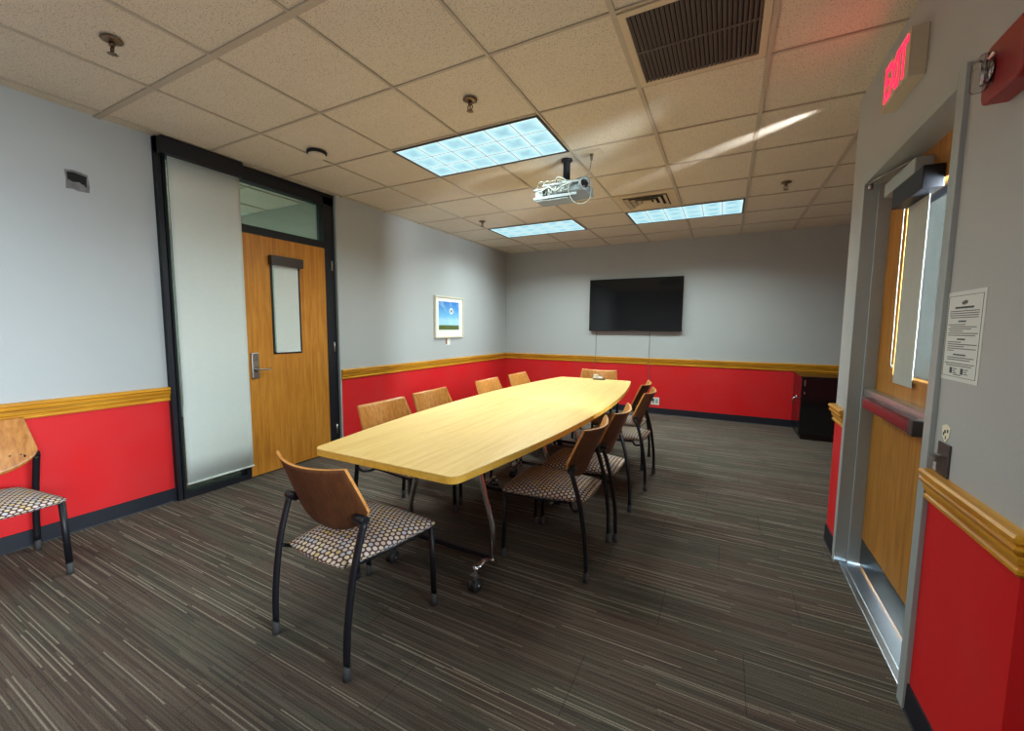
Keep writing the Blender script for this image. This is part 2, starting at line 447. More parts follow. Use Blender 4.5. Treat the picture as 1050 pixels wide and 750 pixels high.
r = thing('roller_shade', 'tall white roller shade with navy headbox covering the glass beside the wooden door', 'window shade', (0.03, -.64, 0))
obj('headbox', B((-.018, .055, -.288, .262, 2.535, H-.003)), M['frame_dark'], r, bevel=.003)
bm = bmesh.new()
N = 14
for side in (0, .0015):
    pass
pts = [(-.244+.494*i/N) for i in range(N+1)]
vs = []
for k in range(13):
    zz = .125+(2.54-.125)*k/12
    vs.append([bm.verts.new((.012+.0012*sin(i*1.9)*sin(pi*k/12), pts[i], zz)) for i in range(N+1)])
for k in range(12):
    for i in range(N): bm.faces.new((vs[k][i], vs[k][i+1], vs[k+1][i+1], vs[k+1][i]))
s = obj('shade_cloth', bm, M['shade'], r, smooth=True); sm = s.modifiers.new('s', 'SOLIDIFY'); sm.thickness = .0012
bm = bmesh.new(); tube(bm, [(.012, -.246, .122), (.012, .252, .122)], .012, 12, flat=.6)
obj('hem_bar', bm, M['shade'], r)
bm = bmesh.new(); tube(bm, [(.03, -.262, 2.55), (.03, -.264, 1.6), (.028, -.262, .75), (.03, -.256, .70), (.034, -.25, .75), (.034, -.252, 1.6), (.034, -.252, 2.55)], .0018, 6)
obj('bead_chain', bm, M['dark_steel'], r)

# left door
d = sroot('door_1', (0, 0, 0))
dy0, dy1 = -.388, .500
lit = (-.135, .125, 1.09, 1.95)
struct('door_leaf', B((-.035, .010, dy0, lit[0], .012, 2.112), (-.035, .010, lit[1], dy1, .012, 2.112), (-.035, .010, lit[0], lit[1], .012, lit[2]), (-.035, .010, lit[0], lit[1], lit[3], 2.112)), M['door_wood'], d)
struct('vision_glass', B((-.015, -.010, lit[0], lit[1], lit[2], lit[3])), M['glass'], d)
struct('glass_bead', B((.004, .016, lit[0]-.012, lit[0]+.006, lit[2]-.012, lit[3]), (.004, .016, lit[1]-.006, lit[1]+.012, lit[2]-.012, lit[3]), (.004, .016, lit[0], lit[1], lit[2]-.012, lit[2]+.006)), M['frame_dark'], d)
sh = struct('shade_headbox', B((.010, .062, -.160, .150, 1.872, 1.955)), plain('bronze_headbox', S((58,46,40)), .45), d, bevel=.002)
obj('shade_cloth', B((.016, .0175, -.118, .118, 1.09, 1.88)), M['shade'], d)
bm = bmesh.new(); tube(bm, [(.0185, -.120, 1.095), (.0185, .120, 1.095)], .006, 8); obj('hem_bar', bm, M['shade'], d)
h = obj('lock_plate', B((.010, .028, -.352, -.288, .875, 1.10)), M['steel'], d, bevel=.006)
bm = bmesh.new(); lathe(bm, [(.024, .028), (.024, .04), (.012, .045), (.012, .07)], (0, -.318, .955), 16, 'x')
tube(bm, [(.07, -.322, .955), (.072, -.29, .957), (.068, -.24, .950), (.058, -.195, .957)], .0095, 8, smooth=4, flat=.7)
obj('lever_handle', bm, M['steel'], h)
bm = bmesh.new()
for kx in range(3):
    for kz in range(4): lathe(bm, [(.004, .027), (.004, .030)], (0, -.333+.0135*kx, 1.075-.014*kz), 8, 'x')
obj('keypad_button', bm, M['dark_steel'], h)
for z_ in (.25, 1.12, 1.95):
    bm = bmesh.new(); lathe(bm, [(.008, z_-.05), (.008, z_+.05)], (.016, dy1+.006, 0), 10, 'z'); box(bm, .008, .0125, dy1-.003, dy1+.02, z_-.05, z_+.05)
    struct('hinge', bm, M['steel'], d)

# ------------------------------------------------------------------ right exit door
bm = bmesh.new()
fo = .052; ft = .014
for (a, b, z0, z1) in ((DY1, DY1+fo, 0, DZ+fo), (DY0-fo, DY0, 0, DZ+fo), (DY0, DY1, DZ, DZ+fo)):
    box(bm, XR-ft, XR+.002, a, b, z0, z1)
box(bm, XR, XR+.15, DY1, DY1+.018, 0, DZ); box(bm, XR, XR+.15, DY0-.018, DY0, 0, DZ); box(bm, XR, XR+.15, DY0, DY1, DZ, DZ+.018)
# door stops
box(bm, XR+.045, XR+.10, DY1-.014, DY1, 0, DZ); box(bm, XR+.045, XR+.10, DY0, DY0+.014, 0, DZ)
struct('trim_9', bm, M['frame_grey'], bevel=.002)
struct('trim_10', B((XR+.005, XR+.165, DY0, DY1, 0, .012), (XR+.03, XR+.12, DY0, DY1, .012, .018)), M['sill'], bevel=.002)
d = sroot('door_2', (0, 0, 0))
X0, X1 = XR+.100, XR+.145
ly0, ly1, lz0, lz1 = -.25, .150, 1.12, 1.93
struct('door_leaf', B((X0, X1, DY0+.001, ly0, .026, DZ-.001), (X0, X1, ly1, DY1-.001, .026, DZ-.001), (X0, X1, ly0, ly1, .026, lz0), (X0, X1, ly0, ly1, lz1, DZ-.001)), M['door_wood_d'], d)
struct('vision_glass', B((X0+.02, X0+.026, ly0, ly1, lz0, lz1)), M['glass_door'], d)
struct('glass_bead', B((X0-.004, X0+.01, ly1, ly1+.014, lz0-.014, lz1+.014), (X0-.004, X0+.01, ly0-.014, ly0, lz0-.014, lz1+.014), (X0-.004, X0+.01, ly0, ly1, lz0-.014, lz0)), M['door_wood_d'], d)
struct('kick_plate', B((X0-.003, X0+.001, DY0+.02, DY1-.02, .035, .175)), M['kick'], d)
obj('shade_headbox', B((X0-.068, X0-.001, -.205, .135, 1.895, 1.985)), [M['frame_dark']], d, bevel=.003)
obj('shade_cloth', B((X0-.012, X0-.0105, -.112, .112, 1.085, 1.91)), M['shade_r'], d)
bm = bmesh.new(); tube(bm, [(X0-.02, .140, 1.91), (X0-.02, .138, 1.5), (X0-.02, .132, 1.17), (X0-.018, .124, 1.155), (X0-.016, .118, 1.17)], .002, 6)
for k in range(34): lathe(bm, [(.0012, -.003), (.0035, 0), (.0012, .003)], (X0-.02, .139, 1.2+k*.021), 6)
obj('bead_chain', bm, M['cable_w'], d)
# closer
c_ = obj('door_closer', B((X0-.062, X0-.001, -.09, .285, 1.990, 2.055)), M['frame_grey'], d, bevel=.004)
bm = bmesh.new()
tube(bm, [(X0-.04, .02, 2.055), (X0-.04, .02, 2.078)], .012, 10)
tube(bm, [(X0-.04, .02, 2.072), (X0-.085, .20, 2.078)], .009, 8, flat=.5)
tube(bm, [(X0-.085, .20, 2.080), (XR-.010, .36, 2.088)], .008, 8, flat=.6)
tube(bm, [(XR+.0, .36, 2.06), (XR+.0, .36, 2.10)], .010, 10)
obj('closer_arm', bm, M['steel'], c_)
# panic bar
pb = obj('push_bar_rail', B((X0-.050, X0-.001, -.55, .385, .965, 1.018)), M['alum'], d, bevel=.003)
obj('push_bar', B((X0-.085, X0-.044, -.352, .25, .932, .990)), M['bar_refl'], pb, bevel=.008)
obj('end_cap', B((X0-.088, X0-.043, -.395, -.352, .930, .992)), M['dark_steel'], pb, bevel=.004)

# ------------------------------------------------------------------ right wall items
# exit sign
e = thing('exit_sign', 'lit exit sign with red letters mounted high on wall above exit door', 'exit sign', (XR, -.09, 2.31))
obj('housing', B((-.052, 0, -.165, .155, 0, .185)), M['exitbody'], e, bevel=.004)
bm = bmesh.new()
add_text(bm, 'EXIT', .205, lambda x, y, z: (-.0535-z, -x-.005, y+.0925), sx=.62, bold=.004, extrude=.001)
obj('letters', bm, M['exit_red'], e)
bm = bmesh.new()
box(bm, -.054, -.051, -.165, -.153, 0, .185); box(bm, -.054, -.051, .143, .155, 0, .185); box(bm, -.054, -.051, -.153, .143, 0, .012); box(bm, -.054, -.051, -.153, .143, .173, .185)
obj('face_rim', bm, M['exitbody'], e)
# fire strobe
f = thing('fire_alarm_strobe', 'red fire alarm strobe with clear lens mounted on the wall near exit sign', 'fire alarm', (XR, -.925, 2.000))
bm = bmesh.new()
oct_ = [(-.10,-.05),(-.075,-.072),(.075,-.072),(.085,-.05),(.085,.05),(.06,.072),(-.075,.072),(-.10,.05)]
prism(bm, oct_, 0, .055, lambda u, v, w: (-w, u, v))
obj('housing', bm, M['alarm'], f, bevel=.008, seg=3)
bm = bmesh.new(); box(bm, -.085, -.055, .012, .070, -.040, .040)
ln = obj('strobe_lens', bm, M['clear'], f, bevel=.008, seg=3)
bm = bmesh.new(); lathe(bm, [(.006, -.03), (.006, .03)], (-.068, .04, 0), 10); lathe(bm, [(.02, -.056), (.026, -.060), (.004, -.063)], (0, .04, 0), 14, 'x')
obj('flash_tube', bm, M['chrome'], ln)
# notice
n = thing('paper_notice', 'white letter-size paper notice of small print taped beside the exit door', 'notice', (XR, -.735, 1.18))
obj('sheet', B((-.0015, -.0002, -.112, .112, 0, .272)), M['paper'], n)
bm = bmesh.new(); rnd = random.Random(3)
def ink(u0, u1, v, h):
    box(bm, -.0022, -.0012, -u1, -u0, v-h/2, v+h/2)
def para(lines, v, dv=.0065, h=.0022):
    for u0, u1 in lines:
        u = u0
        while u < u1-.004:
            w_ = rnd.uniform(.006, .016); ink(u, min(u1, u+w_), v, h); u += w_+.0022
        v -= dv
for a, b_, z0, z1 in ((-.1, .1, .258, .2592), (-.1, .1, .012, .0132), (-.1, -.0988, .012, .259), (.0988, .1, .012, .259)): box(bm, -.0022, -.0012, a, b_, z0, z1)
for k, hgt in enumerate((.008, .012, .009)): ink(-.016+.011*k, -.008+.011*k, .236+.001*k, hgt*1.1)
para([(-.055, .055)], .2225, h=.0058)
para([(-.085,.088),(-.085,.085),(-.085,.088),(-.08,.082)], .212)
para([(-.028,.022)], .181, h=.0045); para([(-.088,.02),(-.075,.078),(-.085,.05),(-.078,.005),(-.085,.088),(-.085,.08)], .171)
para([(-.025,.024)], .127, h=.0045); para([(-.082,.0),(-.082,.088),(-.078,.02),(-.08,.086),(-.08,-.04)], .118)
para([(-.04,.038)], .080, h=.004); para([(-.075,.08),(-.075,.06)], .071)
para([(-.088,.086),(-.078,.076)], .053)
for u in (-.052, .014): ink(u, u+.014, .031, .018); para([(u+.02,u+.042),(u+.02,u+.038),(u+.02,u+.042)], .037)
para([(-.028,.018)], .019)
obj('printed_text', bm, M['ink'], n)
# switch
s = thing('key_switch_plate', 'dark metal switch plate with small lever just above chair rail by exit door', 'switch', (XR, -.705, .877))
obj('plate', B((-.006, 0, -.040, .036, 0, .104)), M['dark_steel'], s, bevel=.002)
obj('toggle', B((-.026, -.006, .004, .030, .055, .063), (-.022, -.016, .004, .012, .040, .058)), M['steel'], s, bevel=.001)
bm = bmesh.new()
pl = [(-.026,.022),(0,.030),(.026,.022),(.022,-.008),(0,-.028),(-.022,-.008)]
prism(bm, pl, 0, .0015, lambda u, v, w: (XR-w-.0002, -.700+u, 1.010+v))
st = obj('shield_sticker', bm, M['cream'], None); tag(st, 'small cream shield shaped sticker on wall above the dark switch plate', 'sticker')
bm = bmesh.new()
for u, v, a in ((-.012,.010,.008),(.004,.006,.009),(.012,-.002,.007),(-.002,-.012,.005)): box(bm, XR-.0024, XR-.0014, -.700+u-a/2, -.700+u+a/2, 1.010+v-.005, 1.010+v+.005)
o = obj('printed_mark', bm, M['ink'], st)

# ------------------------------------------------------------------ left wall items
h = thing('wall_hole', 'rough open hole where a wall plate was removed high on left wall', 'wall hole', (XL0, -1.335, 2.23))
bm = bmesh.new()
ed = [(-.054,-.058),(-.02,-.055),(.0,-.062),(.052,-.060),(.056,-.02),(.050,.048),(.02,.056),(-.01,.062),(-.055,.055),(-.05,.0)]
prism(bm, ed, .0005, .003, lambda u, v, w: (w, u, v)); obj('torn_edge', bm, M['rough_hole'], h)
bm = bmesh.new()
ed = [(-.044,.0),(-.02,-.012),(.008,-.006),(.040,-.03),(.044,.036),(.012,.042),(-.015,.048),(-.046,.042)]
prism(bm, ed, .003, .0045, lambda u, v, w: (w, u, v)); obj('dark_opening', bm, M['void'], h)
bm = bmesh.new()
for k in range(7): obox(bm, (.006, -.035+.012*k, -.035+.006*(k%3)), .003, .012, .010, Matrix.Rotation(k*1.3, 3, 'X'))
obj('debris', bm, M['rough_hole'], h)

p = thing('framed_picture', 'framed landscape photo of blue sky over green field with wide white mat', 'picture', (XL1, 2.47, 1.475))
obj('frame', B((0, .030, -.340, -.322, -.295, .295), (0, .030, .322, .340, -.295, .295), (0, .030, -.322, .322, -.295, -.277), (0, .030, -.322, .322, .277, .295)), M['pframe'], p, bevel=.002)
obj('mat', B((.001, .014, -.322, .322, -.277, .277)), M['mat'], p)
ph = obj('photo', B((.014, .0155, -.250, .240, -.180, .222)), M['picture'], p)
bm = bmesh.new()
def disc(bm, cy_, cz_, r, x0=.0157, x1=.017, sq=1.0):
    prism(bm, [(r*cos(2*pi*k/14), r*sq*sin(2*pi*k/14)) for k in range(14)], x0, x1, lambda u, v, w: (w, cy_+u, cz_+v))
disc(bm, .045, .09, .045); obj('white_cloud_puff', bm, M['mat'], ph)
bm = bmesh.new(); disc(bm, .045, .09, .022, .017, .018); obj('dark_figure', bm, M['rough_hole'], ph)
c = thing('caption_card', 'small white caption card with a dark strip below the framed picture', 'label card', (XL1, 2.44, 1.125))
obj('card', B((0, .004, -.05, .06, -.05, .05)), M['white'], c)
obj('dark_strip', B((.004, .005, -.05, -.018, -.04, .045)), plain('strip', S((130,70,62)), .6), c)

# ------------------------------------------------------------------ back wall: tv, cables, outlet, cabinet
tv = thing('wall_television', 'large black flat screen television mounted on grey back wall', 'television', (2.34, YB, 1.29))
obj('back_shell', B((-.66, .66, -.05, -.012, .05, .77)), M['black'], tv)
obj('wall_mount', B((-.30, .30, -.014, -.0005, .2, .6)), M['dark_steel'], tv)
obj('bezel', B((-.708, .708, -.078, -.048, 0, .822)), M['blackgloss'], tv, bevel=.004)
t = NT('tv_screen'); t.set(col=(.004,.004,.005), rough=.09, spec=.5); M['screen'] = t.m
obj('screen', B((-.694, .694, -.0795, -.078, .028, .808)), M['screen'], tv)
obj('indicator_strip', B((-.05, .05, -.0800, -.078, .006, .014)), M['dark_steel'], tv)
def cable(name, pts, r, m, label, parent=None, sm=6):
    bm = bmesh.new(); tube(bm, pts, r, 6, smooth=sm)
    o = obj(name, bm, m, parent)
    if parent is None: tag(o, label, 'cable')
    return o
cable('hanging_cable', [(1.735, YB-.02, 1.32), (1.735, YB-.006, 1.22), (1.735, YB-.006, .95), (1.735, YB-.04, .86), (1.735, YB-.03, .75), (1.735, YB-.010, .6), (1.735, YB-.010, .25), (1.74, YB-.012, .11)], .004, M['cable_k'], 'thin grey cable hanging from left end of television down back wall')
cable('hanging_cable', [(2.585, YB-.02, 1.32), (2.585, YB-.006, 1.22), (2.585, YB-.006, .95), (2.585, YB-.04, .86), (2.58, YB-.03, .75), (2.60, YB-.010, .55), (2.62, YB-.010, .35), (2.66, YB-.018, .235)], .004, M['cable_k'], 'thin grey cable running from right side of television down to wall outlet')
o_ = thing('wall_outlet', 'white double electrical outlet with plug on red back wall near floor', 'outlet', (2.70, YB, .205))
obj('cover_plate', B((-.060, .060, -.006, 0, -.058, .058)), M['white'], o_, bevel=.002)
obj('socket', B((-.045, -.008, -.009, -.006, -.035, .035), (.008, .045, -.009, -.006, -.035, .035)), plain('outlet_grey', S((150,160,160)), .5), o_, bevel=.002)
obj('plug', B((-.05, -.015, -.03, -.009, .005, .035)), M['rubber_black'], o_, bevel=.003)

cb = thing('media_cabinet', 'low glossy black cabinet with silver latches standing against red back wall', 'cabinet', (4.80, 3.84, 0))
obj('carcass', B((-.325, .325, -.30, .33, .06, .75)), M['blackgloss'], cb, bevel=.004)
obj('top_panel', B((-.335, .335, -.325, .34, .75, .775)), M['blackgloss'], cb, bevel=.003)
obj('plinth', B((-.30, .30, -.28, .32, 0, .06)), M['rubber_black'], cb)
dd = obj('door', B((-.322, .322, -.322, -.302, .07, .745)), M['blackgloss'], cb, bevel=.002)
obj('latch', B((-.300, -.285, -.335, -.322, .66, .73)), M['steel'], dd, bevel=.003)
obj('keyhole', B((-.298, -.287, -.330, -.322, .56, .59)), M['steel'], dd, bevel=.003)
bm = bmesh.new(); tube(bm, [(-.325, -.24, .50), (-.375, -.24, .505), (-.395, -.24, .49), (-.395, -.24, .43)], .008, 8); tube(bm, [(-.36, -.24, .50), (-.36, -.24, .53)], .007, 8)
obj('side_handle', bm, M['steel'], cb)

# ------------------------------------------------------------------ ceiling items
def troffer(a, b, label):
    x0 = GX+a*T_; y0 = b*T_; cx_, cy_ = x0+T_, y0+T_/2
    t_ = thing('ceiling_light', label, 'ceiling light', (cx_, cy_, H), 0, 'recessed fluorescent ceiling lights')
    obj('frame', B((-.60, .60, -.295, -.280, -.006, .010), (-.60, .60, .280, .295, -.006, .010), (-.60, -.585, -.28, .28, -.006, .010), (.585, .60, -.28, .28, -.006, .010)), plain('light_trim', S((40,44,42)), .5), t_)
    obj('lens', B((-.585, .585, -.28, .28, -.002, .006)), M['lens'], t_)
    return cx_, cy_
lights = [troffer(0, 0, 'large bright fluorescent ceiling panel nearest the camera above the long table'),
          troffer(-1, 4, 'bright fluorescent ceiling panel near back left, left of the projector'),
          troffer(2, 4, 'bright fluorescent ceiling panel beside the square air diffuser above television')]
# return grille
g = thing('return_air_grille', 'large square brown louvred return air grille in ceiling near exit sign', 'air vent', (GX+3.5*T_, -.5*T_, H))
hw = .292; iw = .262
obj('frame', B((-hw, hw, -hw, -iw+.002, -.006, .010), (-hw, hw, iw-.002, hw, -.006, .010), (-hw, -iw+.002, -iw, iw, -.006, .010), (iw-.002, hw, -iw, iw, -.006, .010)), M['diff'], g, bevel=.002)
obj('duct', B((-iw, iw, -iw, iw, .0055, .0068)), M['void'], g)
bm = bmesh.new()
for k in range(27):
    xx = -iw+.01+k*(2*iw-.02)/26
    obox(bm, (xx, 0, -.002), .0025, 2*iw, .015, Matrix.Rotation(radians(48), 3, 'Y'))
lv = obj('louvre_blades', bm, M['louvre'], g)
obj('centre_bar', B((-iw, iw, -.004, .004, -.006, .000)), M['louvre'], g)
# supply diffuser
g = thing('air_diffuser', 'beige square ceiling air diffuser with nested vanes beside the projector', 'air vent', (GX+2.5*T_, 3.5*T_, H))
obj('plate', B((-.294, .294, -.294, -.215, -.005, .008), (-.294, .294, .215, .294, -.005, .008), (-.294, -.215, -.215, .215, -.005, .008), (.215, .294, -.215, .215, -.005, .008)), M['diff'], g, bevel=.001)
obj('duct', B((-.215, .215, -.215, .215, .0055, .0068)), M['void'], g)
bm = bmesh.new()
for s0 in (.205, .150, .095):
    s1_ = s0-.034
    a = [bm.verts.new(p_) for p_ in ((-s0,-s0,-.012),(s0,-s0,-.012),(s0,s0,-.012),(-s0,s0,-.012))]
    b_ = [bm.verts.new(p_) for p_ in ((-s1_,-s1_,.006),(s1_,-s1_,.004),(s1_,s1_,.006),(-s1_,s1_,.006))]
    for i in range(4): bm.faces.new((a[i], a[(i+1)%4], b_[(i+1)%4], b_[i]))
box(bm, -.045, .045, -.045, .045, -.006, -.003)
o = obj('vanes', bm, M['diff'], g); sm = o.modifiers.new('s', 'SOLIDIFY'); sm.thickness = .002
# sprinklers
def sprinkler(x, y, label):
    t_ = thing('fire_sprinkler', label, 'sprinkler', (x, y, H), 0, 'fire sprinkler heads on the ceiling')
    bm = bmesh.new(); lathe(bm, [(.040, -.001), (.042, -.006), (.030, -.012), (.018, -.016)], (0,0,0), 20); obj('escutcheon', bm, M['brass'], t_)
    bm = bmesh.new(); lathe(bm, [(.012, -.014), (.012, -.030), (.009, -.032)], (0,0,0), 12)
    for s_ in (-1, 1): tube(bm, [(s_*.010, 0, -.028), (s_*.016, 0, -.043), (s_*.009, 0, -.058), (0, 0, -.063)], .003, 6, smooth=3)
    lathe(bm, [(.004, -.030), (.003, -.060)], (0,0,0), 8); obj('frame_arms', bm, M['brass'], t_)
    bm = bmesh.new(); prism(bm, [((.022 if k%2 else .014)*cos(pi*k/8), (.022 if k%2 else .014)*sin(pi*k/8)) for k in range(16)], -.067, -.0645); obj('deflector', bm, M['brass'], t_)
sprinkler(1.03, -1.50, 'dark sprinkler head at upper left of the ceiling nearest left wall')
sprinkler(2.244, -.326, 'brass sprinkler head on the tile just in front of the large ceiling light')
sprinkler(4.05, 2.09, 'sprinkler head on the ceiling at right, near the alcove past the exit door')
sprinkler(.86, 2.07, 'small sprinkler head on the ceiling beside the back left light')
sm_ = thing('smoke_detector', 'round beige smoke detector dome on ceiling above the storefront door', 'smoke detector', (.80, -.24, H))
bm = bmesh.new(); lathe(bm, [(.072, -.001), (.072, -.012), (.066, -.018)], (0,0,0), 28); obj('mounting_ring', bm, M['void'], sm_)
bm = bmesh.new(); lathe(bm, [(.058, -.014), (.062, -.028), (.050, -.040), (.024, -.046), (.002, -.047)], (0,0,0), 28); obj('dome', bm, M['tile'], sm_)

# projector
pr = thing('ceiling_projector', 'grey ceiling projector on black pole wrapped in coiled white cables', 'projector', (2.45, .75, H))
bm = bmesh.new(); lathe(bm, [(.046, 0), (.046, -.010), (.036, -.016), (.028, -.020), (.028, -.17)], (0,0,0), 20); obj('mount_pole', bm, M['black'], pr)
body = obj('projector_body', B((-.14, .170, -.115, .125, -.290, -.215)), M['proj'], pr, bevel=.012, seg=3)
body.rotation_euler = (0, radians(-4), 0)
bm = bmesh.new()
for xx in (-.14, .12): tube(bm, [(xx, -.13, -.205), (xx, .13, -.205)], .006, 6)
box(bm, -.08, .08, -.08, .08, -.205, -.195); lathe(bm, [(.05, -.165), (.06, -.20)], (0,0,0), 16)
box(bm, -.225, .13, -.135, -.130, -.315, -.295); box(bm, -.225, -.12, -.135, -.10, -.245, -.235)
obj('mount_bracket', bm, M['proj_w'], pr)
bm = bmesh.new()
box(bm, -.15, .17, -.132, -.126, -.222, -.208); box(bm, -.205, .06, -.128, .02, -.330, -.322); box(bm, -.21, -.15, -.13, .02, -.325, -.24)
obj('security_cage', bm, M['proj_w'], pr, bevel=.002)
LR = Vector((.72, -.62, -.05)).to_track_quat('Z', 'Y').to_matrix().to_4x4()
def place(bm):
    for v in bm.verts: v.co = (Matrix.Translation((.150, -.095, -.248)) @ LR) @ v.co
bm = bmesh.new(); lathe(bm, [(.034, -.02), (.046, .02), (.049, .032), (.043, .036), (.036, .034), (.030, .018)], (0,0,0), 24); place(bm)
obj('lens_ring', bm, M['proj_w'], body)
bm = bmesh.new(); lathe(bm, [(.033, .022), (.020, .028), (.002, .030)], (0,0,0), 20); place(bm); obj('lens_glass', bm, M['blackgloss'], body)
bm = bmesh.new()
for k in range(4):
    cx_ = -.17+.055*k; r1 = .055-.006*k
    tube(bm, [(cx_+r1*cos(a)*.9, -.10+.02*sin(3*a)-.01*k, -.25+r1*1.15*sin(a)+.01) for a in [2*pi*i/10 for i in range(11)]], .0042, 6, smooth=4)
tube(bm, [(-.22, -.10, -.24), (-.16, -.14, -.26), (-.10, -.13, -.23), (-.04, -.14, -.27), (.02, -.14, -.24), (.10, -.14, -.22)], .005, 6, smooth=5)
tube(bm, [(-.05, -.10, -.22), (-.03, -.13, -.17), (.03, -.12, -.19), (.05, -.13, -.26), (.0, -.14, -.28)], .0045, 6, smooth=5)
obj('coiled_cables', bm, M['cable_w'], pr)
bm = bmesh.new()
tube(bm, [(.21, -.03, -.02), (.205, -.03, -.08), (.19, -.05, -.15), (.13, -.10, -.19), (.07, -.13, -.23), (.075, -.14, -.31), (.12, -.14, -.375), (.18, -.13, -.39), (.225, -.12, -.36), (.235, -.10, -.29), (.21, -.09, -.24)], .004, 6, smooth=6)
obj('power_cord', bm, M['cable_w'], pr)
bm = bmesh.new(); tube(bm, [(.21, -.03, .0), (.21, -.03, -.05)], [.016, .008], 8); obj('plug', bm, plain('plug_grey', S((110,100,88)), .5), pr)
o_ = thing('ceiling_outlet', 'square beige power outlet plate in ceiling tile beside the projector pole', 'outlet', (2.665, .72, H+.007))
obj('cover_plate', B((-.075, .075, -.055, .055, -.006, 0)), M['offwhite'], o_, bevel=.002)
obj('socket', B((-.02, .02, -.02, .02, -.010, -.006)), M['diff'], o_)

# ------------------------------------------------------------------ table
TX, TY0, TY1, TZ = 2.288, -1.155, 2.275, .74
YM = .55
def hwid(y): return .416+.155*(1-((y-(TY0+TY1)/2)/((TY1-TY0)/2))**2)
def half_outline(y0, y1, r0, r1):
    pts = []
    def corner(cx, cy, a0, a1, r):
        for k in range(7):
            a = a0+(a1-a0)*k/6; pts.append((cx+r*cos(a), cy+r*sin(a)))
    n = 16
    # right side going up
    if r0: corner(hwid(y0+.05)-.05, y0+.05, -pi/2, -.05, .05)
    else: pts.append((hwid(y0), y0))
    for k in range(1, n): 
        yy = y0+.07*bool(r0)+(y1-y0-.07*bool(r0)-.07*bool(r1))*k/n
        pts.append((hwid(yy), yy))
    if r1: corner(hwid(y1-.05)-.05, y1-.05, .05, pi/2, .05)
    else: pts.append((hwid(y1), y1))
    return pts + [(-x, y) for x, y in pts[::-1]]
tb = thing('conference_table', 'long boat shaped light wood conference table on folding chrome and black legs', 'table', (TX, 0, 0))
for (a, b, r0, r1) in ((TY0, YM-.0012, 1, 0), (YM+.0012, TY1, 0, 1)):
    out = half_outline(a, b, r0, r1)
    bm = bmesh.new(); prism(bm, out, TZ-.006, TZ); tp = obj('tabletop', bm, M['table'], tb, bevel=.002)
    bm = bmesh.new(); prism(bm, out, TZ-.034, TZ-.0062); obj('edge_band', bm, M['table_edge'], tp)
for yl, kind in ((-.62, 'chrome'), (.22, 'black'), (.88, 'chrome'), (1.72, 'black')):
    mt = M['chrome']
    for s_ in (-1, 1):
        bm = bmesh.new()
        tube(bm, [(s_*.12, yl, .70), (s_*.185, yl, .66), (s_*.20, yl, .58), (s_*.285, yl, .27), (s_*.288, yl, .24), (s_*.283, yl, .075)], .0155, 12)
        tube(bm, [(s_*.283, yl-.02, .10), (s_*.283, yl+.02, .055)], .017, 8)
        lg = obj('leg', bm, mt if s_ > 0 or kind == 'chrome' else M['black'], tb)
        bm = bmesh.new(); dy_ = -.15 if yl in (-.62, .88) else .15
        tube(bm, [(s_*.283, yl, .095), (s_*.280, yl+dy_*.55, .115), (s_*.276, yl+dy_, .105)], .014, 8)
        tube(bm, [(s_*.276, yl+dy_, .085), (s_*.276, yl+dy_, .130)], .017, 10)
        obj('caster_arm', bm, M['chrome'], lg)
        bm = bmesh.new(); lathe(bm, [(.010, -.026), (.030, -.024), (.034, -.019), (.034, -.006), (.026, -.004), (.026, .004), (.034, .006), (.034, .019), (.030, .024), (.010, .026)], (s_*.276, yl+dy_*1.1, .034), 20, 'x')
        obj('caster_wheel', bm, M['rubber_black'], lg)
        bm = bmesh.new(); box(bm, s_*.276-.015, s_*.276+.015, yl+dy_*1.1-.02, yl+dy_*1.1+.02, .066, .090); lathe(bm, [(.008, -.031), (.008, .031)], (s_*.276, yl+dy_*1.1, .034), 10, 'x'); obj('caster_fork', bm, M['steel'], lg)
    bm = bmesh.new(); box(bm, -.24, .24, yl-.03, yl+.03, .645, .707)
    obj('cross_rail', bm, M['black'], tb)
    obj('foot_rail', B((-.284, .284, yl-.012, yl+.012, .085, .11)), M['black'], tb)
for (a, b) in ((-.62, .22), (.88, 1.72)):
    bm = bmesh.new()
    for s_ in (-.17, .17): box(bm, s_-.015, s_+.015, a, b, .675, .707)
    box(bm, -.2, .2, (a+b)/2-.05, (a+b)/2+.05, .69, .706)
    obj('under_frame', bm, M['black'], tb)
# thing lying on the far end of the table
k_ = thing('table_dispenser', 'small white and dark item lying at far end of the long table', 'tabletop item', (2.35, 2.21, TZ))
bm = bmesh.new(); box(bm, -.06, .075, -.035, .035, 0, .014); obj('dark_base', bm, plain('brown_base', S((80,60,44)), .5), k_, bevel=.003)
bm = bmesh.new(); prism(bm, [(-.065,-.028),(.05,-.028),(.035,.028),(-.05,.028)], .014, .030); prism(bm, [(-.06,-.015),(.005,-.02),(-.02,.02),(-.05,.02)], .030, .06); obj('white_tissue', bm, M['white'], k_, bevel=.006)

